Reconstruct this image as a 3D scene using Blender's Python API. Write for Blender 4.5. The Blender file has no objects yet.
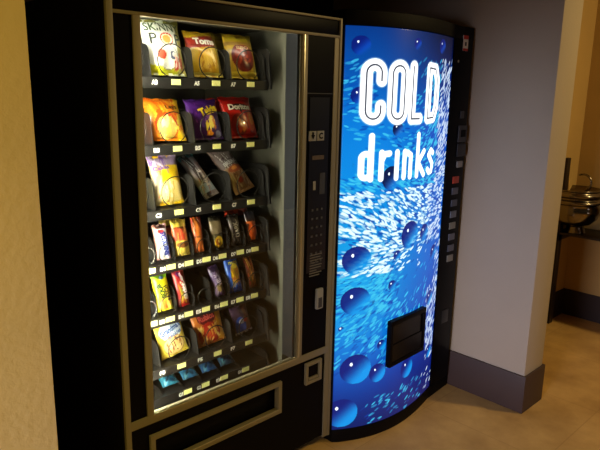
import bpy, bmesh, math, random
import numpy as np
from mathutils import Vector, Matrix
PI = math.pi
S = bpy.context.scene
COL = S.collection

# ------------------------------------------------------------------ camera
cam_data = bpy.data.cameras.new('camera')
cam = bpy.data.objects.new('camera', cam_data); COL.objects.link(cam)
cam_data.sensor_width = 36; cam_data.lens = 598.78 / 600 * 36; cam_data.clip_start = .02
_r = Vector((0.71901, -0.694727, 0.019452)); _u = Vector((0.135695, 0.167778, 0.976441)); _f = Vector((0.681624, 0.699432, -0.214904))
M = Matrix(((_r.x, _u.x, -_f.x, -0.8233), (_r.y, _u.y, -_f.y, -1.6466), (_r.z, _u.z, -_f.z, 1.5442), (0, 0, 0, 1)))
cam.matrix_world = M
S.camera = cam

# ------------------------------------------------------------------ world, exposure, big lights
W = bpy.data.worlds.new('world'); S.world = W; W.use_nodes = True
W.node_tree.nodes['Background'].inputs[0].default_value = (1.0, .72, .45, 1)
W.node_tree.nodes['Background'].inputs[1].default_value = .02
S.view_settings.view_transform = 'Standard'; S.view_settings.look = 'None'
S.view_settings.gamma = 1; S.view_settings.exposure = 0; S.view_settings.use_curve_mapping = False

def area(name, loc, target, size, power, color, sy=None, spread=180):
    l = bpy.data.lights.new(name, 'AREA'); l.shape = 'RECTANGLE' if sy else 'DISK'; l.size = size
    if sy: l.size_y = sy
    l.energy = power; l.color = color; l.spread = math.radians(spread)
    o = bpy.data.objects.new(name, l); COL.objects.link(o); o.location = loc
    o.rotation_euler = (Vector(target) - Vector(loc)).to_track_quat('-Z', 'Y').to_euler()
    return o
area('ceiling_downlight_right', (2.95, -2.1, 2.62), (2.4, -1.0, 0), .22, 32, (1, .74, .32))
area('ceiling_downlight_left', (-1.3, -1.75, 2.62), (-1.0, -.6, 1.1),   .22, 8.6, (1, .76, .15), None, 95)
area('cool_side_fill', (-2.9, -1.35, 1.0), (1.9, -.28, .2), .9, 6.6, (.80, .79, 1), 1.2, 40)  # added cool fill for the column's inner wall

# ------------------------------------------------------------------ materials
def lin(c):
    c = np.asarray(c, float) / 255.0
    return np.where(c <= .04045, c / 12.92, ((c + .055) / 1.055) ** 2.4)
def lt(c): return tuple(lin(c)) + (1,)
MATS = {}
def mat(name, col, rough=.5, metal=0, emit=None, es=0, coat=0, spec=.5, bump=0, bscale=200, var=0, vscale=4, trans=0):
    if name in MATS: return MATS[name]
    m = bpy.data.materials.new(name); m.use_nodes = True; nt = m.node_tree
    b = nt.nodes['Principled BSDF']
    b.inputs['Base Color'].default_value = lt(col); b.inputs['Roughness'].default_value = rough
    b.inputs['Metallic'].default_value = metal; b.inputs['Specular IOR Level'].default_value = spec
    b.inputs['Coat Weight'].default_value = coat; b.inputs['Transmission Weight'].default_value = trans
    if emit is not None:
        b.inputs['Emission Color'].default_value = lt(emit); b.inputs['Emission Strength'].default_value = es
    tc = nt.nodes.new('ShaderNodeTexCoord')
    if var:
        n = nt.nodes.new('ShaderNodeTexNoise'); n.inputs['Scale'].default_value = vscale; n.inputs['Detail'].default_value = 5
        nt.links.new(tc.outputs['Object'], n.inputs['Vector'])
        r = nt.nodes.new('ShaderNodeValToRGB'); c = np.array(col, float)
        r.color_ramp.elements[0].position = .3; r.color_ramp.elements[1].position = .7
        r.color_ramp.elements[0].color = lt(np.clip(c * (1 - var), 0, 255)); r.color_ramp.elements[1].color = lt(np.clip(c * (1 + var), 0, 255))
        nt.links.new(n.outputs['Fac'], r.inputs['Fac']); nt.links.new(r.outputs['Color'], b.inputs['Base Color'])
    if bump:
        n = nt.nodes.new('ShaderNodeTexNoise'); n.inputs['Scale'].default_value = bscale; n.inputs['Detail'].default_value = 3
        nt.links.new(tc.outputs['Object'], n.inputs['Vector'])
        bp = nt.nodes.new('ShaderNodeBump'); bp.inputs['Strength'].default_value = bump; bp.inputs['Distance'].default_value = .002
        nt.links.new(n.outputs['Fac'], bp.inputs['Height']); nt.links.new(bp.outputs['Normal'], b.inputs['Normal'])
    MATS[name] = m; return m

def attr_mat(name, rough=.32, coat=.3, emit=0):
    if name in MATS: return MATS[name]
    m = bpy.data.materials.new(name); m.use_nodes = True; nt = m.node_tree; b = nt.nodes['Principled BSDF']
    a = nt.nodes.new('ShaderNodeAttribute'); a.attribute_name = 'print'
    if emit:
        b.inputs['Base Color'].default_value = (.01, .01, .012, 1)
        nt.links.new(a.outputs['Color'], b.inputs['Emission Color']); b.inputs['Emission Strength'].default_value = emit
    else:
        nt.links.new(a.outputs['Color'], b.inputs['Base Color'])
    b.inputs['Roughness'].default_value = rough; b.inputs['Coat Weight'].default_value = coat
    MATS[name] = m; return m

m_black = mat('black_enamel', (9, 6, 7), .6, spec=.12, bump=.2, bscale=400)
m_gloss = mat('gloss_black_panel', (8, 6, 8), .4, spec=.07)
m_trim = mat('champagne_metal_trim', (138, 128, 102), .5, metal=.15, bump=.1, bscale=300)
m_bright = mat('bright_aluminium', (205, 198, 170), .25, metal=.6)
m_liner = mat('grey_painted_liner', (84, 83, 70), .5, var=.06, vscale=9)
m_door_in = mat('blue_grey_door_lining', (20, 22, 26), .5)
m_tray = mat('black_tray_plastic', (27, 26, 24), .38)
m_div = mat('dark_divider_plastic', (27, 26, 24), .45)
m_wire = mat('coil_wire', (60, 58, 54), .3, metal=.8)
m_wire2 = mat('steel_coil_wire', (170, 168, 160), .25, metal=.8)
m_tagw = mat('pale_price_tag', (240, 238, 150), .6)
m_white = mat('white_print', (238, 236, 225), .6)
m_grey = mat('grey_plastic', (150, 148, 142), .5)
m_dgrey = mat('dark_grey_plastic', (58, 58, 62), .45)
m_steel = mat('stainless_steel', (140, 132, 118), .2, metal=1)
m_darkframe = mat('dark_bronze_frame', (38, 27, 16), .45, metal=.2)
m_base = mat('dark_vinyl_baseboard', (66, 48, 42), .55, var=.06, vscale=3)
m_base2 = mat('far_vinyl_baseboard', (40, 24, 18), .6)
m_wall = mat('painted_wall', (178, 162, 140), .8, bump=.35, bscale=90, var=.02, vscale=2)
m_wallB = mat('tan_textured_wall', (198, 172, 118), .85, bump=.9, bscale=60, var=.03, vscale=3)
m_wallC = mat('tan_far_wall', (184, 150, 88), .85, bump=.3, bscale=80, var=.02)
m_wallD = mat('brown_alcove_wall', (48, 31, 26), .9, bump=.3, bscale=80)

# floor: mottled tan concrete tile with faint diagonal joints
mf = bpy.data.materials.new('stained_tan_tile_floor'); mf.use_nodes = True; nt = mf.node_tree; b = nt.nodes['Principled BSDF']
tc = nt.nodes.new('ShaderNodeTexCoord'); mp = nt.nodes.new('ShaderNodeMapping'); mp.inputs['Rotation'].default_value = (0, 0, .0)
mp.inputs['Location'].default_value = (.25, .12, 0)
nt.links.new(tc.outputs['Object'], mp.inputs['Vector'])
n1 = nt.nodes.new('ShaderNodeTexNoise'); n1.inputs['Scale'].default_value = 3.5; n1.inputs['Detail'].default_value = 8; n1.inputs['Roughness'].default_value = .62
nt.links.new(mp.outputs[0], n1.inputs['Vector'])
rp = nt.nodes.new('ShaderNodeValToRGB'); rp.color_ramp.elements[0].position = .32; rp.color_ramp.elements[1].position = .7
rp.color_ramp.elements[0].color = lt((172, 134, 78)); rp.color_ramp.elements[1].color = lt((214, 174, 108))
nt.links.new(n1.outputs['Fac'], rp.inputs['Fac'])
br = nt.nodes.new('ShaderNodeTexBrick'); br.offset = 0; br.inputs['Scale'].default_value = 1; br.inputs['Mortar Size'].default_value = .0035
br.inputs['Brick Width'].default_value = .61; br.inputs['Row Height'].default_value = .61; br.inputs['Mortar Smooth'].default_value = .4
br.inputs['Color1'].default_value = (1, 1, 1, 1); br.inputs['Color2'].default_value = (.93, .93, .93, 1); br.inputs['Mortar'].default_value = (.84, .82, .8, 1)
nt.links.new(mp.outputs[0], br.inputs['Vector'])
mx = nt.nodes.new('ShaderNodeMix'); mx.data_type = 'RGBA'; mx.blend_type = 'MULTIPLY'; mx.inputs[0].default_value = 1
nt.links.new(rp.outputs['Color'], mx.inputs[6]); nt.links.new(br.outputs['Color'], mx.inputs[7])
nt.links.new(mx.outputs[2], b.inputs['Base Color']); b.inputs['Roughness'].default_value = .5; b.inputs['Specular IOR Level'].default_value = .3

# clear pane
mg = bpy.data.materials.new('clear_glass_pane'); mg.use_nodes = True; nt = mg.node_tree
for n in list(nt.nodes): nt.nodes.remove(n)
o_ = nt.nodes.new('ShaderNodeOutputMaterial'); mxs = nt.nodes.new('ShaderNodeMixShader'); tr = nt.nodes.new('ShaderNodeBsdfTransparent')
gl = nt.nodes.new('ShaderNodeBsdfGlossy'); gl.inputs['Roughness'].default_value = .02; fr = nt.nodes.new('ShaderNodeFresnel'); fr.inputs['IOR'].default_value = 1.25
tr.inputs['Color'].default_value = (.97, .98, .96, 1)
nt.links.new(fr.outputs[0], mxs.inputs[0]); nt.links.new(tr.outputs[0], mxs.inputs[1]); nt.links.new(gl.outputs[0], mxs.inputs[2]); nt.links.new(mxs.outputs[0], o_.inputs[0])

# ------------------------------------------------------------------ mesh helpers
class MB:
    def __init__(s): s.v = []; s.f = []
    def add(s, vs, fs):
        n = len(s.v); s.v += [tuple(v) for v in vs]; s.f += [tuple(i + n for i in f) for f in fs]; return s
    def box(s, x0, x1, y0, y1, z0, z1, rot=None, piv=None):
        vs = [Vector(p) for p in ((x0, y0, z0), (x1, y0, z0), (x1, y1, z0), (x0, y1, z0), (x0, y0, z1), (x1, y0, z1), (x1, y1, z1), (x0, y1, z1))]
        if rot is not None:
            vs = [rot @ (v - piv) + piv for v in vs]
        return s.add(vs, [(0, 3, 2, 1), (4, 5, 6, 7), (0, 1, 5, 4), (1, 2, 6, 5), (2, 3, 7, 6), (3, 0, 4, 7)])
    def prism(s, pts, z0, z1):          # pts counter-clockwise (x, y)
        n = len(pts)
        return s.add([(x, y, z0) for x, y in pts] + [(x, y, z1) for x, y in pts],
                     [tuple(range(n - 1, -1, -1)), tuple(range(n, 2 * n))] + [(i, (i + 1) % n, (i + 1) % n + n, i + n) for i in range(n)])
    def prism_x(s, pts, x0, x1):        # pts (y, z)
        n = len(pts)
        return s.add([(x0, y, z) for y, z in pts] + [(x1, y, z) for y, z in pts],
                     [tuple(range(n)), tuple(range(2 * n - 1, n - 1, -1))] + [(i, i + n, (i + 1) % n + n, (i + 1) % n) for i in range(n)])
    def tube(s, path, r, k=6, cap=True):
        P = [Vector(p) for p in path]; rings = []; n0 = None
        base = len(s.v); vs = []; fs = []
        for i, p in enumerate(P):
            t = (P[min(i + 1, len(P) - 1)] - P[max(i - 1, 0)]).normalized()
            if n0 is None: n0 = t.orthogonal().normalized()
            n0 = (n0 - t * n0.dot(t)).normalized(); b_ = t.cross(n0)
            rr = r[i] if isinstance(r, (list, tuple)) else r
            for j in range(k):
                a = 2 * PI * j / k; vs.append(p + (n0 * math.cos(a) + b_ * math.sin(a)) * rr)
        for i in range(len(P) - 1):
            for j in range(k):
                fs.append((i * k + j, i * k + (j + 1) % k, (i + 1) * k + (j + 1) % k, (i + 1) * k + j))
        if cap: fs += [tuple(range(k - 1, -1, -1)), tuple(range((len(P) - 1) * k, len(P) * k))]
        return s.add(vs, fs)
    def lathe(s, prof, cx=0, cy=0, k=32):   # prof (r, z)
        vs = []; fs = []
        for r, z in prof:
            for j in range(k): vs.append((cx + r * math.cos(2 * PI * j / k), cy + r * math.sin(2 * PI * j / k), z))
        for i in range(len(prof) - 1):
            for j in range(k): fs.append((i * k + j, i * k + (j + 1) % k, (i + 1) * k + (j + 1) % k, (i + 1) * k + j))
        return s.add(vs, fs)
    def build(s, name, m, parent=None, bevel=0, smooth=False, origin=None):
        me = bpy.data.meshes.new(name); vs = s.v
        if origin is not None: vs = [(a - origin[0], b_ - origin[1], c - origin[2]) for a, b_, c in vs]
        me.from_pydata(vs, [], s.f); me.materials.append(m)
        o = bpy.data.objects.new(name, me); COL.objects.link(o)
        if origin is not None: o.location = origin
        if bevel:
            bm = bmesh.new(); bm.from_mesh(me)
            bmesh.ops.bevel(bm, geom=[e for e in bm.edges if len(e.link_faces) == 2 and e.calc_face_angle(0) > .6], offset=bevel, segments=2, affect='EDGES', clamp_overlap=True, profile=.6)
            bm.to_mesh(me); bm.free()
        if smooth or bevel:
            me.polygons.foreach_set('use_smooth', [True] * len(me.polygons))
            if bevel:
                try: me.set_sharp_from_angle(angle=.6)
                except Exception: pass
            elif smooth == 'angle': me.set_sharp_from_angle(angle=.7)
        if parent: o.parent = parent
        return o
def tag(o, label=None, cat=None, group=None, kind=None):
    for k, v in (('label', label), ('category', cat), ('group', group), ('kind', kind)):
        if v: o[k] = v
    return o
def empty(name, loc=(0, 0, 0)):
    o = bpy.data.objects.new(name, None); COL.objects.link(o); o.location = loc; o.empty_display_size = .1; return o
def box(name, x0, x1, y0, y1, z0, z1, m, parent=None, bevel=0):
    return MB().box(x0, x1, y0, y1, z0, z1).build(name, m, parent, bevel)

TEXTS = {}
def text_mesh(s, bold=0.0, extrude=0.0):    # vertices normalised to width 1, height 1
    key = (s, bold)
    if key in TEXTS: return TEXTS[key]
    cu = bpy.data.curves.new('lettering', 'FONT'); cu.body = s; cu.size = 1; cu.offset = bold; cu.resolution_u = 3
    ob = bpy.data.objects.new('lettering', cu); COL.objects.link(ob)
    dg = bpy.context.evaluated_depsgraph_get(); dg.update()
    me = bpy.data.meshes.new_from_object(ob.evaluated_get(dg))
    v = np.array([tuple(p.co)[:2] for p in me.vertices]); f = [tuple(p.vertices) for p in me.polygons]
    COL.objects.unlink(ob); bpy.data.objects.remove(ob); bpy.data.meshes.remove(me)
    v = (v - v.min(0)) / (v.max(0) - v.min(0)) - .5
    TEXTS[key] = (v, f); return TEXTS[key]
def text_on(name, s, parent, m, cu, cv, w, h, surf, rot=0, bold=.03, arc=0):
    v, f = text_mesh(s, bold); out = []
    ca, sa = math.cos(rot), math.sin(rot)
    for a, b_ in v:
        x, y = a * w, b_ * h
        y += arc * (1 - (2 * a) ** 2)
        x, y = x * ca - y * sa + cu, x * sa + y * ca + cv
        out.append(surf(x, y))
    mb = MB().add(out, f); return mb.build(name, m, parent)
def flat(y): return lambda x, z: (x, y, z)

# ================================================================== THE SETTING
def st(o): o['kind'] = 'structure'; return o
FY = -.47                    # front plane of the alcove walls
floor = MB().box(-3.2, 6.0, -4.2, 1.1, -.1, 0).build('floor', mf); st(floor)
st(box('ceiling', -3.2, 3.7, -4.2, FY + .2, 2.7, 2.8, m_wallC))
st(box('ceiling_alcove', -.45, 2.02, FY + .15, 1.0, 2.3, 2.4, m_wallD))
st(MB().prism([(-3.2, FY), (-.3866, FY), (-.3866, 1.0), (-.55, 1.0), (-.55, FY + .15), (-3.2, FY + .15)], 0, 2.7).build('wall_left', m_wallB))
st(box('wall_back', -.45, 1.95, .9, 1.0, 0, 2.4, m_wallD))
st(box('wall_header', -.3866, 1.896, FY, FY + .15, 2.3, 2.7, m_wallB))
st(MB().box(1.896, 2.096, FY, 1.0, 0, 2.7).build('wall_column', m_wall, bevel=.004))
st(MB().prism([(1.884, FY - .012), (2.108, FY - .012), (2.108, 0.0), (2.096, 0.0), (2.096, FY), (1.896, FY), (1.896, .88), (1.884, .88)], 0, .197).build('baseboard_column', m_base, bevel=.003))
st(box('wall_far', 2.096, 3.6, 0.0, .1, 0, 2.7, m_wallC))
st(box('wall_right', 3.49, 3.6, -1.3, 0.0, 0, 2.7, m_wallC))
st(box('baseboard_far', 2.108, 3.478, -.012, 0, 0, .19, m_base2))
st(box('baseboard_right', 3.478, 3.49, -1.3, 0, 0, .19, m_base2))
st(box('baseboard_left', -3.2, -.3866, FY - .012, FY, 0, .197, m_base))
st(box('trim_1', 3.165, 3.185, -.006, 0, 1.36, 1.93, m_darkframe))

# ================================================================== SNACK MACHINE
SW, SH = .989, 1.83
sm = empty('snack_vending_machine', (SW / 2, .4, 0))
tag(sm, 'black glass-fronted snack vending machine with champagne metal trim, left of the blue drinks machine', 'vending machine')
sm_inv = (-SW / 2, -.4, 0)
class PB(MB):                                            # builds a part of the snack machine from world coordinates
    def build(s, name, m, parent=None, **k):
        o = MB.build(s, name, m, None, **k); par = parent or sm
        o.parent = par
        if par is sm: o.location = Vector(o.location) + Vector(sm_inv)
        return o
# cabinet: an open shell
cb = PB()
cb.box(0, .03, .075, .875, .04, SH).box(SW - .03, SW, .075, .875, .04, SH).box(.03, SW - .03, .845, .875, .04, SH)
cb.box(.03, SW - .03, .075, .845, SH - .03, SH).box(.03, SW - .03, .075, .845, .04, .09)
cb.build('cabinet', m_black, bevel=.002)
for i, (x, y) in enumerate(((.07, .12), (.92, .12), (.07, .8), (.92, .8))):
    PB().lathe([(.0, 0), (.028, 0), (.028, .012), (.014, .018), (.014, .041), (0, .041)], x, y, 16).build('foot', m_dgrey, smooth='angle')
# liner
ln = PB()
ln.box(.03, .045, .075, .6, .32, 1.78).box(.765, .79, .075, .6, .32, 1.78).box(.045, .765, .6, .61, .32, 1.78).box(.045, .765, .075, .6, 1.775, 1.785)
ln.build('interior_liner', m_liner)
PB().box(.045, .765, .075, .6, .315, .325).build('interior_floor', m_tray)
# door: header, strips, lower panel as separate black panels
PB().box(.025, .977, .004, .018, 1.766, 1.822).build('header_panel', m_gloss, bevel=.001)
PB().box(.025, .088, .004, .03, .478, 1.756).build('side_panel', m_gloss)
lp = PB(); lp.box(.025, .98, .006, .07, .05, .25).box(.025, .1, .006, .07, .25, .448).box(.69, .96, .006, .07, .25, .448).box(.1, .69, .006, .07, .398, .448)
lp.build('lower_panel', m_gloss)
# inner door lining strip seen through the glass
PB().box(.762, .79, .012, .074, .475, 1.76).build('door_lining', m_door_in)
tf = PB()
tf.box(.007, .026, -.004, .01, .04, SH)
tf.box(.977, SW, -.004, .01, .04, SH)
tf.box(.95, .977, -.001, .01, .04, 1.756)
tf.box(.025, .977, -.004, .01, 1.822, SH)
tf.build('outer_trim', m_trim, bevel=.0012)
PB().box(0, .02, .01, .074, .04, SH).box(.965, SW, .01, .074, .04, SH).box(.02, .965, .018, .074, 1.805, SH).build('door_body', m_black)
PB().box(.025, .977, -.003, .02, 1.756, 1.766).build('cross_rail', m_trim, bevel=.001)
PB().box(.025, .962, -.003, .022, .448, .478).build('cross_rail', m_trim, bevel=.001)
PB().box(.088, .112, -.003, .02, .478, 1.756).build('window_frame', m_trim, bevel=.001)
PB().box(.775, .803, -.003, .02, .478, 1.756).build('window_frame', m_trim, bevel=.001)
be = PB(); be.box(.112, .777, -.0045, .004, .473, .4785).box(.781, .7875, -.006, .0, .478, 1.756)
be.build('window_bead', m_bright, bevel=.0008)
PB().box(.112, .775, .006, .010, .478, 1.757).build('glass_pane', mg)
# delivery door
dd = PB(); dd.box(.094, .693, -.006, .02, .385, .403).box(.094, .693, -.006, .02, .263, .281).box(.094, .112, -.006, .02, .281, .385).box(.675, .693, -.006, .02, .281, .385)
dd.build('delivery_frame', m_trim, bevel=.001)
PB().box(.112, .675, -.0075, -.004, .281, .2845).build('delivery_sill', m_bright)
PB().box(.112, .675, .03, .036, .281, .385).build('delivery_flap', m_gloss)
# coin return
cr = PB(); cr.box(.83, .925, -.006, .02, .418, .432).box(.83, .925, -.006, .02, .335, .349).box(.83, .844, -.006, .02, .349, .418).box(.911, .925, -.006, .02, .349, .418)
cr.box(.85, .905, -.004, .01, .352, .362)
crf = cr.build('coin_return', m_trim, bevel=.001)
PB().box(.855, .9, -.001, .012, .366, .41).build('coin_flap', m_gloss)
# control panel
PB().box(.803, .95, .002, .07, .478, 1.756).build('control_panel', m_gloss)
PB().box(.805, .948, .000, .003, 1.543, 1.546).build('panel_seam', m_dgrey)
PB().box(.822, .93, -.0005, .003, .83, 1.53).build('keypad_plate', mat('navy_keypad_plate', (16, 18, 34), .3))
PB().box(.820, .858, -.003, .003, 1.364, 1.402).build('payment_sign', m_grey, bevel=.001)
PB().box(.864, .902, -.003, .003, 1.364, 1.402).build('payment_sign', m_grey, bevel=.001)
ic = PB(); ic.box(.8345, .8435, -.0045, -.002, 1.385, 1.398).add([(.828, -.0042, 1.387), (.839, -.0042, 1.369), (.850, -.0042, 1.387)], [(0, 1, 2)]); ic.build('arrow_icon', m_black)
text_on('letter_icon', 'C', sm, m_black, .883 + sm_inv[0], 1.383, .022, .024, flat(-.0042 + sm_inv[1]), bold=.04)
PB().box(.84, .905, -.002, .003, 1.29, 1.306).build('display', mat('amber_display', (72, 58, 42), .4, emit=(100, 76, 50), es=.12))
PB().box(.848, .862, -.002, .003, 1.17, 1.205).build('coin_slot', m_grey); PB().box(.885, .915, -.002, .003, 1.15, 1.235).build('instruction_label', m_dgrey)
for r_ in range(7):
    for c_ in range(3):
        PB().box(.842 + c_ * .027, .852 + c_ * .027, -.003, .002, 1.085 - r_ * .036, 1.093 - r_ * .036).build('key', mat('key_grey', (74, 73, 76), .5))
ins = PB()
for k in range(9): ins.box(.84, .84 + (.07, .062, .075, .05, .07, .066, .04, .07, .058)[k], -.0012, .002, .90 - k * .011, .904 - k * .011)
ins.build('instruction_text', mat('faded_print', (110, 108, 104), .6))
ch = PB(); ch.box(.878, .916, -.012, .003, .664, .754); ch.build('bill_handle', m_grey, bevel=.006)
PB().box(.886, .906, -.0135, -.011, .672, .715).build('bill_slot', m_dgrey)
# lamp inside the door, behind the left strip
m_lamp = mat('fluorescent_glow', (255, 250, 230), .5, emit=(255, 249, 228), es=245)
PB().tube([(.13, .05, 1.79), (.76, .05, 1.79)], .007, 10).build('header_tube', mat('header_tube_glow', (255, 250, 230), .5, emit=(255, 249, 228), es=18))
lamp = PB().tube([(.097, .04, .43), (.097, .04, 1.745)], .007, 10)
lamp.build('fluorescent_tube', m_lamp)

# ---- trays
TAGZ = dict(A=1.572, B=1.354, C=1.136, D=.947, E=.757, F=.566, G=.455)
WB = [.052, .205, .368, .528, .69]; NB = [.052, .125, .205, .285, .362, .437, .522, .6, .69]; GB = [.215, .302, .388, .475, .565]
def helix(cx, cz, r, y0, yb, pitch, wire, m, parent, nm='coil'):
    """spiral: the front turn lies ahead of the packet, the rest starts behind it"""
    p = []
    for i in range(2, 27):
        a = 2 * PI * i / 26; p.append((cx + r * math.sin(a), y0 + .006 * i / 26, cz - r * math.cos(a)))
    p += [(cx, y0 + .012, cz - r), (cx, yb - .006, cz - r)]
    n = int((.545 - yb) / pitch * 26)
    for i in range(n + 1):
        a = 2 * PI * i / 26; p.append((cx + r * math.sin(a), yb + pitch * i / 26, cz - r * math.cos(a)))
    return PB().tube(p, wire, 5).build(nm, m, parent)
def divider_pts(z0, h, y0=.104, y1=.56):
    pts = [(y1, z0), (y0, z0)]
    R_ = .03
    for k in range(7):
        a = PI - k * PI / 12
        pts.append((y0 + .012 + R_ + R_ * math.cos(a), z0 + h - R_ + R_ * math.sin(a)))
    pts.append((y1, z0 + h)); return pts
numbers = {'A': [None, 'A3', 'A5', 'A7'], 'B': [None, 'B3', 'B5', 'B7'], 'C': [None, 'C3', 'C5', 'C7'], 'F': [None, 'F3', 'F5', 'F7'],
           'D': [None, 'D1', 'D2', 'D3', 'D4', 'D5', 'D6', 'D7'], 'E': [None, 'E1', 'E2', 'E3', 'E4', 'E5', 'E6', 'E7'], 'G': ['G1', 'G2', 'G3', 'G4']}
tray_floor = {}
for row, tz in TAGZ.items():
    narrow = row in 'DE'; B_ = NB if narrow else (GB if row == 'G' else WB)
    zf = tz + .014; tray_floor[row] = zf
    x0, x1 = (.052, .69)
    t = PB(); t.box(x0, x1, .098, .56, zf - .006, zf).box(x0, x1, .094, .100, tz - .02, tz + .014).box(x0, x1, .555, .56, zf, zf + .05)
    tray = t.build('tray', m_tray)
    tray['label'] = 'black tray in row ' + row + ' with number labels and pale price tags'
    h = .085 if narrow else (.016 if row == 'G' else .105)
    if row == 'F': h = .09
    for x in B_:
        d = PB().prism_x(divider_pts(zf, h, .114 if narrow else .104), x - .0015, x + .0015); d.build('divider', m_div, tray).location = (0, 0, 0)
    # right end bracket
    d = PB().prism_x(divider_pts(zf - .03, h + .045, .085), .697, .703).prism_x([(.13, zf), (.115, zf + h * .2), (.115, zf + h * .8), (.14, zf + h * .92), (.3, zf + h * .92), (.3, zf)], .6955, .697)
    d.build('end_bracket', m_tray, tray)
    xs = {'A': [.29, .452, .607], 'B': [.29, .452, .607], 'C': [.29, .45, .61], 'F': [.285, .446, .60], 'D': [.173, .252, .325, .401, .473, .557, .63],
          'E': [.173, .243, .32, .395, .478, .555, .628], 'G': [.309, .388, .476, .583]}[row]
    names = numbers[row][-len(xs):] if row != 'G' else numbers[row]
    if narrow: names = [row + str(k) for k in range(2, 9)]
    for x, s in zip(xs, names):
        PB().box(x - .0175, x + .0175, .0925, .0945, tz - .009, tz + .009).build('price_tag', m_tagw, tray)
        tm = PB(); text_parent = tray
        off = .08 if not narrow and row != 'G' else .032
        if row == 'G': off = .03
        o = text_on('lane_number', s, None, m_white, x - off, tz - .002, .022 if row != 'G' else .018, .015, flat(.0935), bold=.05); o.parent = tray
        o = text_on('price_text', '$1.50' if False else '---', None, m_dgrey, x, tz, .02, .002, flat(.0921), bold=0) if False else None
    # coils
    cs = [(B_[i] + B_[i + 1]) / 2 for i in range(len(B_) - 1)]
    for i, c in enumerate(cs):
        wv = B_[i + 1] - B_[i]
        r_ = min(wv / 2 - .008, h * .5 if row != 'G' else .02)
        shiny = narrow and i in (0, 1)
        wide = wv > .1
        back = {('A', 3): .33, ('B', 3): .33, ('C', 2): .30, ('C', 3): .31, ('D', 3): .27, ('E', 4): .49}.get((row, i), .222 if wide else .178)
        if row != 'G': helix(c, zf + r_ + .0025, r_, .1065 if wide else .1035, back, .1 if wide else .056, .0021, m_wire2 if shiny else m_wire, tray)
    # tray parts are children of the tray: shift the whole tray once, parts follow
# ------------------------------------------------------------------ PRODUCTS
def smooth(a, b_, x): t = np.clip((x - a) / (b_ - a), 0, 1); return t * t * (3 - 2 * t)
def ell(U, V, cu, cv, ru, rv, rot=0):
    a, b_ = U - cu, V - cv; ca, sa = math.cos(rot), math.sin(rot)
    return ((a * ca + b_ * sa) / ru) ** 2 + ((-a * sa + b_ * ca) / rv) ** 2
class Paint:
    """flat printed artwork; u runs -1..1 across the pack, v 0..1 up it"""
    def __init__(s, U, V, base): s.U, s.V = U, V; s.C = np.tile(np.array(base, float), (len(U), 1)); s.rng = np.random.RandomState(4)
    def mask(s, m, col): s.C[m] = col; return s
    def ellipse(s, cu, cv, ru, rv, col, rot=0): return s.mask(ell(s.U, s.V, cu, cv, ru, rv, rot) < 1, col)
    def ring(s, cu, cv, ru, rv, th, col):
        e = np.sqrt(ell(s.U, s.V, cu, cv, ru, rv)); return s.mask(abs(e - 1) < th, col)
    def band(s, v0, v1, col, slope=0, wave=0, wf=3):
        q = s.V - slope * s.U - wave * np.sin(wf * s.U); return s.mask((q > v0) & (q < v1), col)
    def side(s, u0, u1, col, slope=0): q = s.U - slope * (s.V - .5); return s.mask((q > u0) & (q < u1), col)
    def blobs(s, n, u0, u1, v0, v1, ru, rv, cols):
        for _ in range(n):
            s.ellipse(s.rng.uniform(u0, u1), s.rng.uniform(v0, v1), ru * s.rng.uniform(.6, 1.3), rv * s.rng.uniform(.6, 1.3), cols[s.rng.randint(len(cols))], s.rng.uniform(0, 3))
        return s
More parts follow.
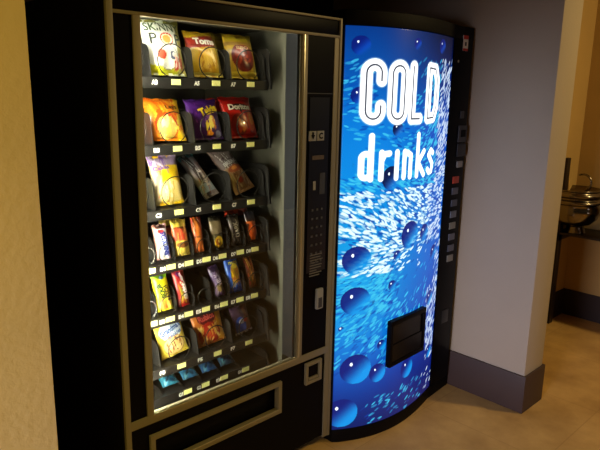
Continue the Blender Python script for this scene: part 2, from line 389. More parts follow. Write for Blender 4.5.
def pack(name, w, h, d, art, base, puff=.5, nx=44, nz=64, seed=1, rough=.3, crimp=.05, wrinkle=.0018):
    """sealed foil pack: bulging front and back, flat crimped ends; origin at the bottom centre"""
    rs = np.random.RandomState(seed); ph = rs.uniform(0, 6, 8)
    u = np.linspace(-1, 1, nx); v = np.linspace(0, 1, nz)
    def thick(U, V):
        e = np.clip((V - crimp) / (1 - 2 * crimp), 0, 1)
        t = (np.clip(4 * e * (1 - e), 0, 1) ** puff) * (np.clip(1 - U ** 2, 0, 1) ** .55) * d / 2
        wr = wrinkle * (np.sin(9 * U + ph[0] + 5 * V) * np.exp(-e * 6) + np.sin(8 * U + ph[1]) * np.exp(-(1 - e) * 6) + .5 * np.sin(5 * V * 3 + 4 * U + ph[2])) * np.clip(1 - U ** 4, 0, 1)
        return t + wr + .0008
    def xs(U, V):
        e = np.clip((V - crimp) / (1 - 2 * crimp), 0, 1); infl = np.clip(4 * e * (1 - e), 0, 1) ** .5
        return U * w / 2 * (1 - .07 * infl + .01 * np.sin(6 * V + ph[3]))
    Vg, Ug = np.meshgrid(v, u, indexing='ij'); U = Ug.ravel(); V = Vg.ravel()
    X = xs(U, V); Z = V * h + .002 * np.sin(9 * U + ph[4]) * (V > .97); T = thick(U, V)
    front = np.stack([X, -T, Z], 1); back = np.stack([X, T, Z], 1)
    N = nx * nz; verts = np.concatenate([front, back])
    idx = np.arange(N).reshape(nz, nx); a, b_, c, e_ = idx[:-1, :-1].ravel(), idx[:-1, 1:].ravel(), idx[1:, 1:].ravel(), idx[1:, :-1].ravel()
    F = [np.stack([a, b_, c, e_], 1), np.stack([b_, a, e_, c], 1) + N]
    per = list(idx[0, :]) + list(idx[1:, -1]) + list(idx[-1, ::-1][1:]) + list(idx[::-1, 0][1:-1])
    per = np.array(per); nxt = np.roll(per, -1); F.append(np.stack([nxt, per, per + N, nxt + N], 1))
    F = np.concatenate(F)
    me = bpy.data.meshes.new(name); me.from_pydata(verts.tolist(), [], F.tolist())
    me.polygons.foreach_set('use_smooth', [True] * len(me.polygons))
    P = Paint(U, V, base); art(P)
    st_ = ((V < crimp * .8) | (V > 1 - crimp * .8)) & (np.sin(U * 60) > .3)
    P.C[st_] *= .85
    colf = lin(P.C); colb = np.tile(lin(base), (N, 1)); cols = np.ones((2 * N, 4)); cols[:N, :3] = colf; cols[N:, :3] = colb
    at = me.color_attributes.new('print', 'FLOAT_COLOR', 'POINT'); at.data.foreach_set('color', cols.ravel())
    me.materials.append(attr_mat('printed_foil' if rough < .4 else 'printed_wrapper', rough))
    o = bpy.data.objects.new(name, me); COL.objects.link(o)
    def surf(x, z):
        uu = np.array([x / (w / 2)]); vv = np.array([z / h]); return (x, -float(thick(np.clip(uu, -.97, .97), np.clip(vv, 0, 1))[0]) - .0016, z)
    o['_'] = 0; del o['_']
    return o, surf
GRP = 'packets in the snack machine'
def place(o, x, y, z, lean=18, roll=0, yaw=0):
    o.rotation_euler = (math.radians(-lean), math.radians(roll), math.radians(yaw)); o.location = (x, y, z + .006 + o.dimensions.x / 2 * abs(math.sin(math.radians(roll))))
    return o
def T(o, surf, s, col, cu, cv, w, h, rot=0, bold=.03, nm='logo', arc=0):
    return text_on(nm, s, o, mat('ink_%d_%d_%d' % col, col, .5), cu, cv, w, h, surf, rot, bold, arc)

Y0 = .138
f = tray_floor
# ---- row A
def art(P):
    P.band(0, .17, (214, 214, 40), 0, .02, 4).side(.62, 1.1, (176, 170, 90), .2).band(.93, 1, (120, 118, 40))
    P.ellipse(.08, .62, .36, .12, (190, 50, 30)).ellipse(.08, .62, .29, .095, (240, 232, 200)).ellipse(.08, .62, .22, .075, (226, 150, 50)).ellipse(0, .31, .62, .22, (120, 120, 110)).ellipse(0, .31, .585, .208, (226, 228, 218)).ellipse(-.28, .34, .18, .08, (214, 74, 50)).ellipse(.28, .33, .16, .075, (60, 70, 100))
    P.ellipse(-.35, .35, .17, .085, (214, 84, 60)).ellipse(.28, .33, .16, .075, (70, 80, 110)).ellipse(.32, .35, .1, .04, (220, 225, 230))
    P.blobs(9, .35, .75, .12, .3, .1, .05, [(200, 60, 50), (235, 200, 190), (190, 90, 60)])
o, s = pack('popcorn_bag', .15, .188, .055, art, (232, 236, 226), seed=3)
T(o, s, 'SKINNY', (70, 90, 60), .0, .158, .132, .03, bold=.02); T(o, s, 'P', (50, 60, 50), -.043, .117, .024, .038, bold=.01); T(o, s, 'P', (50, 60, 50), .048, .117, .022, .038, bold=.01)
place(o, .287, Y0, f['A'], 17); tag(o, 'white popcorn bag with a yellow-green base in the top tray, lane A3', 'popcorn bag', GRP)
def art(P):
    P.band(.62, .87, (150, 36, 22), 0, .03, 2).ellipse(0, .3, .62, .26, (206, 150, 20)).ellipse(-.1, .33, .4, .18, (224, 178, 60)).blobs(16, -.6, .5, .1, .5, .12, .05, [(228, 186, 70), (190, 130, 20), (238, 208, 110)]).side(.72, 1.1, (120, 100, 16)).band(.0, .08, (220, 200, 90))
o, s = pack('chips_bag', .138, .165, .05, art, (198, 160, 26), seed=5)
T(o, s, "Toms", (240, 232, 215), .0, .123, .085, .026, bold=.05)
place(o, .449, Y0, f['A'], 20); tag(o, 'gold chip bag with a red band and white lettering in the top tray, lane A5', 'chip bag', GRP)
def art(P):
    P.band(.84, 1, (196, 170, 36)).side(.66, 1.1, (150, 134, 24)).ellipse(0, .45, .8, .32, (112, 24, 14)).ellipse(-.1, .52, .5, .15, (150, 50, 24)).ellipse(.2, .3, .4, .12, (86, 16, 10)).blobs(14, -.5, .5, .25, .6, .14, .05, [(96, 16, 10), (160, 60, 30), (130, 34, 16)]).band(.0, .14, (222, 196, 60)).band(.72, .8, (150, 110, 40))
o, s = pack('chips_bag', .135, .165, .05, art, (186, 150, 30), seed=7)
place(o, .612, Y0, f['A'], 18); T(o, s, 'BBQ', (210, 170, 120), .0, .108, .055, .014)
tag(o, 'yellow chip bag with a dark red picture in the top tray, lane A7', 'chip bag', GRP)
def art(P): P.band(.86, 1, (206, 184, 44)).band(.8, .85, (150, 120, 30))
o, s = pack('chips_bag', .145, .172, .045, art, (176, 150, 34), seed=8)
place(o, .608, Y0 + .095, f['A'], 14); tag(o, 'yellow chip bag behind the dark red and yellow one, lane A7', 'chip bag', GRP)
# ---- row B
def art(P):
    P.band(.8, 1, (226, 110, 20)).blobs(22, -.8, .8, .45, .9, .2, .05, [(240, 160, 40), (214, 84, 16), (238, 190, 60)]).ellipse(-.1, .32, .66, .3, (206, 70, 20)).ellipse(-.1, .28, .55, .25, (232, 200, 90)).blobs(12, -.45, .3, .12, .45, .16, .07, [(240, 224, 150), (226, 180, 90)]).side(.6, 1.1, (232, 190, 30), .3).blobs(8, .5, .9, .2, .7, .1, .06, [(220, 110, 20), (240, 210, 60)])
o, s = pack('chips_bag', .142, .155, .05, art, (230, 130, 24), seed=11)
T(o, s, 'Lays', (60, 34, 24), .025, .115, .05, .02, .1)
place(o, .287, Y0, f['B'], 26, 2); tag(o, 'orange and yellow chip bag in the second tray, lane B3', 'chip bag', GRP)
def art(P): P.band(.0, .12, (160, 80, 30)).side(.3, 1, (222, 120, 30))
o, s = pack('chips_bag', .13, .12, .045, art, (200, 60, 30), seed=12)
place(o, .128, Y0 + .02, f['B'], 18); tag(o, 'orange chip bag at the far left of the second tray, mostly hidden', 'chip bag', GRP)
def art(P):
    P.ellipse(.15, .36, .42, .3, (64, 20, 90)).ellipse(.2, .4, .34, .22, (120, 60, 140)).ellipse(.1, .3, .26, .17, (226, 200, 30)).ellipse(.3, .42, .2, .14, (240, 214, 60)).ellipse(.12, .18, .22, .1, (216, 130, 20)).blobs(9, -.1, .5, .1, .5, .09, .05, [(236, 214, 40), (70, 30, 90), (220, 120, 30)]).ellipse(.65, .12, .2, .08, (150, 150, 190)).blobs(6, -.9, -.3, .2, .9, .05, .03, [(130, 60, 170), (110, 40, 120)])
o, s = pack('chips_bag', .14, .15, .045, art, (70, 26, 116), seed=13)
T(o, s, 'Takis', (236, 208, 40), .012, .104, .085, .032, .3, bold=.05)
place(o, .449, Y0 + .004, f['B'], 20); tag(o, 'purple snack bag with yellow lettering in the second tray, lane B5', 'snack bag', GRP)
def art(P):
    P.ellipse(-.2, .3, .55, .25, (120, 14, 10)).ellipse(.6, .38, .3, .24, (226, 96, 20)).ellipse(.62, .42, .18, .14, (240, 160, 50)).blobs(6, -.3, .2, .18, .38, .12, .09, [(190, 60, 24), (226, 130, 50)]).band(.93, 1, (170, 20, 12)).ellipse(0, .71, .66, .09, (40, 10, 10)).mask((abs(P.U - .0) < (.75 - P.V) * -1 + .22) & (P.V > .55) & (P.V < .66) & (abs(P.U) < (P.V - .53) * 1.6), (40, 10, 10))
o, s = pack('chips_bag', .15, .162, .055, art, (186, 24, 16), seed=14)
T(o, s, 'Doritos', (236, 230, 225), .0, .1155, .1, .024, bold=.05)
place(o, .609, Y0 + .004, f['B'], 22); tag(o, 'red chip bag with white lettering in the second tray, lane B7', 'chip bag', GRP)
def art(P): P.band(.9, 1, (226, 60, 30))
o, s = pack('chips_bag', .148, .15, .05, art, (180, 26, 18), seed=15)
place(o, .609, Y0 + .095, f['B'], 16); tag(o, 'red chip bag behind the one with white lettering, lane B7', 'chip bag', GRP)
# ---- row C
def art(P):
    P.side(-1.1, -.45, (160, 148, 120), .4).band(.78, 1, (150, 130, 160)).blobs(10, -1, 0, .75, .95, .2, .03, [(96, 60, 140), (200, 190, 215)]).blobs(6, -1, -.4, .2, .7, .16, .06, [(180, 120, 60), (220, 200, 160)]).ellipse(.1, .24, .78, .26, (228, 206, 120)).blobs(10, -.3, .5, .1, .4, .15, .05, [(236, 226, 170), (206, 170, 60), (240, 232, 190)])
o, s = pack('snack_cake_bag', .118, .175, .05, art, (222, 186, 14), seed=21)
T(o, s, 'Cakes', (96, 50, 150), -.02, .128, .06, .014, .12)
place(o, .282, Y0, f['C'], 17); tag(o, 'yellow snack bag with purple print in the third tray, lane C3', 'snack bag', GRP)
def art(P): P.side(.2, 1, (200, 190, 40))
o, s = pack('snack_cake_bag', .12, .12, .045, art, (170, 160, 120), seed=22)
place(o, .130, Y0 + .01, f['C'], 12); tag(o, 'pale yellow snack bag at the far left of the third tray, mostly hidden', 'snack bag', GRP)
def art(P):
    P.band(.9, 1, (70, 130, 140)).side(-.5, .1, (60, 50, 50)).band(.1, .28, (150, 170, 190)).blobs(16, -.8, .8, .15, .85, .22, .03, [(150, 130, 130), (60, 44, 50), (170, 90, 70), (200, 200, 205)])
o, s = pack('cookie_sleeve', .064, .19, .04, art, (140, 130, 134), seed=23, rough=.2)
T(o, s, 'Mrs. F', (214, 208, 206), .004, .075, .07, .014, PI / 2)
place(o, .468, Y0 + .008, f['C'], 38, -17); tag(o, 'clear-wrapped narrow sleeve with a blue foil end leaning back in the third tray, lane C5', 'cookie sleeve', GRP)
def art(P):
    P.band(.5, .95, (120, 104, 98)).blobs(24, -.8, .8, .5, .98, .2, .014, [(224, 218, 210), (70, 44, 40), (200, 190, 180)]).ellipse(0, .2, .85, .17, (150, 112, 80)).blobs(26, -.7, .7, .06, .36, .13, .025, [(200, 180, 150), (120, 80, 50), (222, 208, 180)]).ellipse(-.05, .21, .3, .06, (150, 40, 14)).ellipse(.1, .44, .7, .07, (176, 90, 50)).ellipse(0, .45, .3, .035, (226, 150, 70))
o, s = pack('pastry_pack', .095, .215, .055, art, (190, 150, 120), seed=24, rough=.25)
T(o, s, 'BREAK', (235, 230, 225), .0, .125, .062, .016, .1)
place(o, .628, Y0 + .012, f['C'], 38, -16); tag(o, 'clear-wrapped round iced pastry leaning back in the third tray, lane C7', 'pastry', GRP)
# ---- row D
Y0 = .128
def art(P):
    P.side(-.4, .75, (226, 224, 226), .2).band(.86, 1, (90, 44, 34)).ellipse(-.1, .78, .5, .06, (200, 50, 36)).side(-1.1, -.7, (170, 120, 110)).side(.8, 1.2, (206, 150, 140))
o, s = pack('candy_bar', .056, .125, .03, art, (200, 176, 172), seed=31)
T(o, s, 'SNICKERS', (40, 60, 150), .006, .055, .082, .024, PI / 2 + .08, bold=.05)
place(o, .246, Y0, f['D'], 16, 1); tag(o, 'white candy bar with blue sideways lettering in the fourth tray, leftmost full bar', 'candy bar', GRP)
def artd(P):
    P.band(.8, 1, (206, 184, 70)).band(.74, .8, (110, 60, 20)).band(.42, .74, (196, 70, 40)).blobs(9, -.7, .7, .45, .7, .2, .05, [(226, 120, 80), (190, 50, 30), (230, 170, 90)]).ellipse(0, .2, .85, .22, (226, 206, 90)).ellipse(0, .3, .8, .08, (120, 66, 24)).band(.0, .06, (220, 206, 110))
o, s = pack('cracker_pack', .064, .13, .032, artd, (196, 160, 70), seed=32)
place(o, .3235, Y0, f['D'], 16, 1); tag(o, 'yellow and orange cracker pack at the front of the fourth tray beside the white bar', 'cracker pack', GRP)
for k in (1, 2):
    o2 = o.copy(); COL.objects.link(o2); o2.location = (.3235, Y0 + .04 * k, f['D'] + .007)
    tag(o2, ('cracker pack directly behind the front yellow cracker pack', 'rearmost of the three yellow cracker packs in the fourth tray')[k - 1], 'cracker pack', GRP)
def art(P):
    P.band(.82, 1, (170, 60, 40)).blobs(12, -.8, .8, .55, .95, .3, .03, [(226, 200, 180), (190, 60, 40), (120, 30, 20)]).side(-.6, .2, (200, 110, 40)).band(.4, .46, (90, 40, 20)).blobs(10, -.6, .6, .05, .45, .25, .05, [(220, 140, 60), (150, 70, 30), (200, 90, 50)])
o, s = pack('candy_bar', .044, .13, .028, art, (170, 84, 40), seed=33)
place(o, .395, Y0, f['D'], 16, 3); tag(o, 'slim orange-brown candy bar in the fourth tray right of the cracker packs', 'candy bar', GRP)
def art(P): P.band(.45, .85, (120, 106, 80)).band(.85, 1, (60, 56, 40)).ellipse(0, .2, .72, .17, (206, 170, 40)).ellipse(-.1, .2, .4, .1, (150, 80, 24)).ellipse(.05, .22, .2, .05, (226, 206, 110))
o, s = pack('candy_bar', .056, .122, .03, art, (70, 62, 44), seed=34)
place(o, .479, Y0, f['D'], 16, 2); tag(o, 'tan and black bar with a yellow round picture in the middle of the fourth tray', 'candy bar', GRP)
def art(P): P.blobs(16, -.8, .7, .1, .8, .18, .04, [(130, 124, 120), (30, 26, 26), (90, 70, 40)]).side(-.9, -.6, (100, 96, 90))
o, s = pack('candy_bar', .054, .12, .03, art, (34, 28, 28), seed=35)
T(o, s, 'DARK', (170, 164, 150), .0, .06, .06, .02, PI / 2 + .1)
place(o, .565, Y0, f['D'], 16, 2); tag(o, 'black candy bar with silver lettering in the fourth tray', 'candy bar', GRP)
def art(P): P.band(.74, 1, (48, 42, 52)).ellipse(0, .36, .78, .32, (206, 84, 22)).band(.6, .66, (226, 120, 50)).ellipse(-.1, .4, .3, .14, (222, 110, 40))
o, s = pack('candy_bar', .054, .122, .03, art, (60, 30, 24), seed=36)
place(o, .647, Y0, f['D'], 16, 2); tag(o, 'dark candy bar with a large orange oval at the right end of the fourth tray', 'candy bar', GRP)
def art(P): P.blobs(12, -.9, .9, .1, .9, .2, .15, [(214, 80, 40), (150, 30, 16), (226, 110, 60)])
o, s = pack('candy_bar', .125, .05, .03, art, (196, 50, 28), seed=37)
place(o, .625, Y0 + .075, f['D'] + .092, 20, 3); tag(o, 'orange-red candy pack lying crosswise on top behind the right end of the fourth tray', 'candy pack', GRP)
# ---- row E
def art(P):
    P.band(.86, 1, (140, 200, 40)).ellipse(.1, .88, .3, .05, (60, 90, 150)).ellipse(0, .16, .7, .14, (230, 170, 60)).blobs(6, -.5, .5, .05, .25, .2, .06, [(240, 210, 100), (226, 130, 50)])
o, s = pack('candy_bag', .064, .135, .036, art, (222, 212, 24), seed=41)
T(o, s, 'SOUR', (40, 60, 20), -.010, .075, .056, .019, PI / 2 + .25, bold=.06); T(o, s, 'PATCH', (60, 50, 20), .013, .062, .056, .019, PI / 2 + .25, bold=.06)
place(o, .2455, Y0, f['E'], 16, -2); tag(o, 'bright yellow sour candy bag with dark lettering in the fifth tray', 'candy bag', GRP)
def art(P): P.ellipse(-.2, .86, .4, .06, (120, 40, 120)).blobs(12, -.7, .7, .05, .45, .25, .05, [(226, 80, 40), (230, 160, 40), (150, 20, 20), (120, 150, 40)]).side(-1.1, -.75, (110, 20, 20))
o, s = pack('candy_bag', .05, .138, .03, art, (160, 28, 30), seed=42)
T(o, s, 'Skittles', (238, 230, 230), .004, .072, .1, .02, PI / 2 + .12, bold=.06)
place(o, .324, Y0, f['E'], 16, -2); tag(o, 'red candy bag with white sideways lettering in the fifth tray', 'candy bag', GRP)
def art(P): P.ellipse(0, .72, .75, .18, (60, 130, 180)).ellipse(0, .72, .5, .1, (150, 200, 220)).band(.3, .5, (20, 60, 90))
o, s = pack('candy_bag', .064, .135, .03, art, (26, 66, 96), seed=43)
T(o, s, 'Reds', (226, 236, 240), .0, .098, .045, .015, .1)
place(o, .3995, Y0 + .30, f['E'], 6); tag(o, 'dark blue candy bag far back in the fifth tray behind an empty coil', 'candy bag', GRP)
def art(P): P.side(-.9, -.1, (120, 100, 140), .3).blobs(14, -.7, .7, .1, .7, .25, .04, [(150, 130, 150), (50, 30, 70), (120, 100, 60)]).ellipse(0, .25, .6, .12, (130, 110, 60)).band(.8, 1, (40, 22, 60))
o, s = pack('candy_bar', .045, .12, .03, art, (62, 34, 84), seed=44)
T(o, s, 'MILK', (190, 180, 200), .0, .065, .05, .018, PI / 2 + .2)
place(o, .488, Y0, f['E'], 18, -7); tag(o, 'dark purple candy bar in the fifth tray left of the blue and yellow bag', 'candy bar', GRP)
def art(P):
    P.ellipse(.1, .5, .68, .26, (226, 190, 30)).blobs(20, -.5, .6, .2, .6, .17, .05, [(226, 160, 50), (190, 100, 30), (238, 206, 80)]).band(.0, .14, (30, 60, 160)).band(.86, 1, (30, 60, 170)).ellipse(.1, .68, .5, .06, (240, 216, 70)).side(-1.1, -.85, (60, 110, 200))
o, s = pack('peanut_bag', .068, .15, .034, art, (40, 90, 196), seed=45)
T(o, s, 'nuts', (236, 230, 90), .0, .118, .04, .014)
place(o, .561, Y0, f['E'], 16); tag(o, 'blue and yellow peanut bag in the fifth tray', 'peanut bag', GRP)
def art(P): P.blobs(22, -.8, .8, .08, .9, .3, .06, [(190, 90, 40), (60, 70, 30), (150, 40, 30), (200, 140, 60)])
o, s = pack('candy_bar', .044, .125, .028, art, (110, 56, 30), seed=46)
place(o, .648, Y0, f['E'], 16, -2); tag(o, 'brown and orange snack bar at the right end of the fifth tray', 'snack bar', GRP)
# ---- row F
Y0 = .138
def art(P):
    P.mask(ell(P.U, P.V, 0, .7, .82, .25, -.0) ** 3 < 1, (214, 226, 236)).side(-1.1, -.85, (200, 176, 60)).ellipse(0, .3, .8, .27, (150, 100, 50)).ellipse(0, .3, .74, .245, (222, 190, 120)).blobs(22, -.55, .55, .12, .48, .12, .04, [(120, 70, 30), (230, 206, 150), (170, 110, 50)]).band(.0, .06, (222, 206, 90))
o, s = pack('cookie_bag', .118, .135, .034, art, (216, 192, 60), seed=51)
T(o, s, "Grandma's", (50, 90, 160), .0, .102, .088, .022, .22, bold=.03); T(o, s, 'Cookies', (60, 100, 170), .01, .08, .06, .016, .22)
place(o, .288, Y0, f['F'], 15, -7); tag(o, 'yellow cookie bag with a white label and blue script in the sixth tray', 'cookie bag', GRP)
def art(P):
    P.side(.5, 1.1, (222, 160, 30), .1).ellipse(-.1, .77, .62, .2, (96, 10, 20)).ellipse(-.1, .3, .74, .32, (170, 40, 26)).blobs(34, -.65, .5, .08, .5, .14, .045, [(226, 170, 70), (200, 80, 30), (236, 206, 120), (180, 50, 30)]).band(0, .05, (220, 150, 70))
o, s = pack('snack_mix_bag', .14, .14, .04, art, (190, 110, 40), seed=52)
T(o, s, 'Rubios', (200, 90, 80), -.008, .108, .07, .024, .1)
place(o, .45, Y0, f['F'], 17, -3); tag(o, 'red and gold snack mix bag in the sixth tray', 'snack bag', GRP)
def art(P): P.band(.62, 1, (84, 62, 84)).side(.3, 1.1, (96, 50, 40), -.4).ellipse(.25, .3, .6, .28, (150, 110, 84)).ellipse(-.35, .28, .6, .34, (50, 90, 200)).ellipse(-.2, .46, .3, .09, (190, 200, 220)).ellipse(.25, .46, .25, .07, (190, 60, 40)).band(0, .09, (230, 235, 245))
o, s = pack('cookie_bag', .085, .115, .034, art, (96, 72, 96), seed=53)
T(o, s, 'O', (230, 232, 240), -.016, .052, .014, .014); T(o, s, 'TIS', (210, 80, 60), .008, .054, .024, .013)
place(o, .612, Y0, f['F'], 16, -6); tag(o, 'dark cookie bag with blue and tan lower half in the sixth tray', 'cookie bag', GRP)
# ---- row G: small blue packs lying in their coils
for k, (x, lab) in enumerate(((.2585, 'teal gum pack nearest the left end of the bottom tray'), (.345, 'blue gum pack second from the left in the bottom tray'),
                              (.4315, 'blue gum pack third from the left in the bottom tray'), (.52, 'dark blue gum pack nearest the right end of the bottom tray'))):
    def art(P, k=k):
        P.blobs(10, -.8, .8, .1, .9, .25, .14, [(60, 120, 140), (26, 60, 90), (110, 160, 175), (20, 44, 60)])
    o, s = pack('gum_pack', .07, .05, .026, art, [(30, 92, 112), (40, 96, 130), (44, 90, 140), (46, 84, 116)][k], seed=61 + k, nx=24, nz=20)
    place(o, x, Y0 - .012, f['G'] + .012, 55, 0); tag(o, lab, 'gum pack', 'gum packs in the bottom tray')
    o2 = o.copy(); COL.objects.link(o2); o2.location = (x, Y0 + .07, f['G'] + .018)
    tag(o2, lab.replace('pack', 'pack behind the front pack', 1).replace('front pack nearest', 'one nearest').replace('front pack second', 'front one, second').replace('front pack third', 'front one, third'), 'gum pack', 'gum packs in the bottom tray')

# ================================================================== DRINKS MACHINE
dm = empty('drinks_vending_machine', (1.43, .4, 0))
tag(dm, 'tall drinks vending machine with a glowing blue bubble and fish front reading COLD drinks', 'vending machine')
DI = Vector((-1.43, -.4, 0))
def D(mb, name, m, parent=None, **k):
    o = mb.build(name, m, None, **k); o.parent = parent or dm
    if not parent: o.location = Vector(o.location) + DI
    return o
def prof(x): return ((-.557 * x + 2.927) * x - 4.855) * x + 2.477 - .002
XL, XR = .997, 1.682
curve = [(x, prof(x)) for x in np.linspace(XL, XR, 40)]
mb = MB().prism([(XL, .85)] + [(XL, prof(XL) + .01)] + [(x, y + .004) for x, y in curve[1:-1]] + [(XR, prof(XR) + .002), (1.875, -.045), (1.875, .85)], .05, 1.83)
D(mb, 'cabinet', m_black)
mb = MB().prism([(XL, .85)] + [(XL, prof(XL) - .006)] + [(x, y - .012) for x, y in curve[1:-1]] + [(XR, prof(XR) - .012), (1.877, -.055), (1.877, .85)], 1.808, 1.866)
D(mb, 'top_cap', m_black, bevel=.004)
mb = MB().prism([(XL, .85)] + [(XL, prof(XL) - .004)] + [(x, y - .008) for x, y in curve[1:-1]] + [(XR, prof(XR) - .012), (1.876, -.055), (1.876, .85)], 0, .062)
D(mb, 'base', m_black, bevel=.004)
mb = MB().prism([(XR + .004, -.072), (1.862, -.062), (1.862, -.04), (XR + .004, -.03)], .064, 1.81)
D(mb, 'selection_panel', m_gloss, bevel=.003)

# backlit front: printed artwork on a curved, dense sheet
NX, NZ = 330, 800
fx = np.linspace(XL, XR, NX); fz = np.linspace(.064, 1.806, NZ)
arc = np.concatenate([[0], np.cumsum(np.hypot(np.diff(fx), np.diff(prof(fx))))])
Zg, Xg = np.meshgrid(fz, fx, indexing='ij'); X = Xg.ravel(); Z = Zg.ravel()
C = np.zeros((NX * NZ, 3))
a = (X - XL) / (XR - XL); t = (Z - .064) / 1.742
def mixc(c0, c1, w): return c0 + (c1 - c0) * w[:, None]
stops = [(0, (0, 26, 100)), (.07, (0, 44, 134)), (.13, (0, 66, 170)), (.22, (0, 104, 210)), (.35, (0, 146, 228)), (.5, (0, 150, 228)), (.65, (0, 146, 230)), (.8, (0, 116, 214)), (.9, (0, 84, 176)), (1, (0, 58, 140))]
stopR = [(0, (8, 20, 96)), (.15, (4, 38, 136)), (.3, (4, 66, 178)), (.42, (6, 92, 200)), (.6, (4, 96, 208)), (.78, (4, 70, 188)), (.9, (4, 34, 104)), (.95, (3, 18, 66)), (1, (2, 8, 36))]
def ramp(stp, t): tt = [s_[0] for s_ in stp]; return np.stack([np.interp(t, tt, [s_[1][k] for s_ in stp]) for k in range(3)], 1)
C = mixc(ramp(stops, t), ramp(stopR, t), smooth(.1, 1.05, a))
# lighter aqua pool on the left of the picture
g = np.exp(-(((X - 1.05) / .16) ** 2 + ((Z - .72) / .3) ** 2)); C = mixc(C, np.array([30., 170, 240]), g * .75)
g = np.exp(-(((X - 1.1) / .2) ** 2 + ((Z - 1.28) / .2) ** 2)); C = mixc(C, np.array([10., 140, 236]), g * .6)
rng = np.random.RandomState(7)
Cg = C.reshape(NZ, NX, 3)
def density(x, z):
    d = 0
    if z < .33: d = .0
    if z < .2 and x > 1.12: d = .22
    if .33 <= z < .60: d = .55
    if .33 <= z < .45 and x < 1.3: d = .3
    if .60 <= z < 1.24: d = 1.0
    if 1.24 <= z < 1.5: d = .18 + .8 * max(0, (x - 1.15) / .5)
    if 1.5 <= z < 1.7: d = .9 * max(0, (x - 1.3) / .35)
    if 1.45 < z < 1.68 and x < 1.12: d = .5
    if z >= 1.72: d = 0
    # calm blue pool
    e = ((x - 1.47) / .23) ** 2 + ((z - .74) / .17) ** 2
    if e < 1: d *= .12 if e < .6 else .4
    if x > 1.58 and .25 < z < .62: d = max(d, .9)
    if x > 1.62 and z > .62: d = max(d, .5) if z < 1.7 else d
    if 1.2 < z < 1.4 and x < 1.04: d = 0
    return d
def ang(x, z):
    base_l = np.interp(z, [.1, .35, .6, .8, 1.0, 1.2, 1.4, 1.6], [20, 38, 36, 14, -32, -20, -8, 24])
    base_r = np.interp(z, [.1, .35, .6, .9, 1.1, 1.3, 1.6], [20, 62, 60, 30, -12, 48, 55])
    w = smooth(1.2, 1.6, np.array(x)); return math.radians(float(base_l * (1 - w) + base_r * w) + rng.normal(0, 11))
dx = fx[1] - fx[0]; dz = fz[1] - fz[0]
cnt = 0
for _ in range(7200):
    x = rng.uniform(XL, XR); z = rng.uniform(.07, 1.72)
    if rng.rand() > density(x, z): continue
    th = ang(x, z); L = rng.uniform(.009, .017); Wd = L * rng.uniform(.2, .33) + .0004
    br_ = rng.rand()
    hot = 1.0 if (.78 < z < 1.15 or x > 1.55) else .72
    deep = _ < 2400
    i0, i1 = int((x - .016 - XL) / dx), int((x + .016 - XL) / dx) + 1; j0, j1 = int((z - .016 - .064) / dz), int((z + .016 - .064) / dz) + 1
    i0, j0 = max(i0, 0), max(j0, 0); i1, j1 = min(i1, NX), min(j1, NZ)
    if i1 <= i0 or j1 <= j0: continue
    gx, gz = np.meshgrid(fx[i0:i1] - x, fz[j0:j1] - z)
    p, q = gx * math.cos(th) + gz * math.sin(th), -gx * math.sin(th) + gz * math.cos(th)
    e = (p / L) ** 2 + (q / Wd) ** 2
    w = np.clip((1.5 - e) * 1.6, 0, 1) * min(1, (.45 + .9 * br_) * hot)
    tgt = np.array([225, 250, 255]) if x < 1.5 else np.array([214, 232, 255])
    if hot < 1: tgt = np.array([64, 205, 246])
    if deep: tgt = np.array([0, 66, 172]); w = w * .7
    blk = Cg[j0:j1, i0:i1]; Cg[j0:j1, i0:i1] = blk + (tgt - blk) * w[..., None]; cnt += 1
C = Cg.reshape(-1, 3)
# printed bubbles: x, z, radius
BUB = [(1.053, 1.733, .038), (1.329, 1.754, .024), (1.547, 1.758, .032), (1.053, 1.54, .034), (1.235, 1.405, .03), (1.215, 1.20, .052), (1.355, .934, .064), (1.071, .853, .062), (1.073, .669, .064), (1.477, .926, .04), (1.272, .853, .024), (1.25, .718, .024), (1.60, .808, .036), (1.591, .577, .038), (1.018, .545, .012), (1.085, .35, .07), (1.191, .313, .045), (1.392, .28, .05), (1.205, .446, .024), (1.032, .143, .068), (1.625, .284, .035)]
for k, (bx, bz, r_) in enumerate(BUB):
    rx = r_ * .98
    e = np.sqrt(((X - bx) / rx) ** 2 + ((Z - bz) / r_) ** 2); m_ = e < 1
    U_, V_ = (X[m_] - bx) / rx, (Z[m_] - bz) / r_
    dark = np.array([6., 26, 120]); lite = np.array([10., 160, 246]) if bz < 1.2 else np.array([8., 80, 200])
    if k in (4, 5): dark = np.array([4., 12, 60]); lite = np.array([40., 110, 210])
    q = smooth(-.55, .75, (U_ * .75 - V_ * .8)); rim = smooth(.75, 1, e[m_])
    base_ = C[m_]
    solid = mixc(np.tile(dark, (m_.sum(), 1)), lite, q)
    wgt = .9 - .8 * smooth(.2, .95, (U_ * .6 - V_ * .8))
    if bz < .5: wgt = wgt * 0 + .93
    new = base_ + (solid - base_) * wgt[:, None]
    new = new + (dark - new) * (rim * .55 * smooth(-.9, .6, -U_ + V_))[:, None]
    C[m_] = new
    h_ = ell(X, Z, bx - .32 * rx, bz + .36 * r_, max(.085 * rx, .003), max(.12 * r_, .004)) < 1
    C[h_] = (235, 245, 255)
# small star cluster in the calm pool
for sx, sz in ((1.43, .805), (1.445, .79), (1.437, .78)): C[((X - sx) ** 2 + (Z - sz) ** 2) < .004 ** 2] = (220, 240, 255)
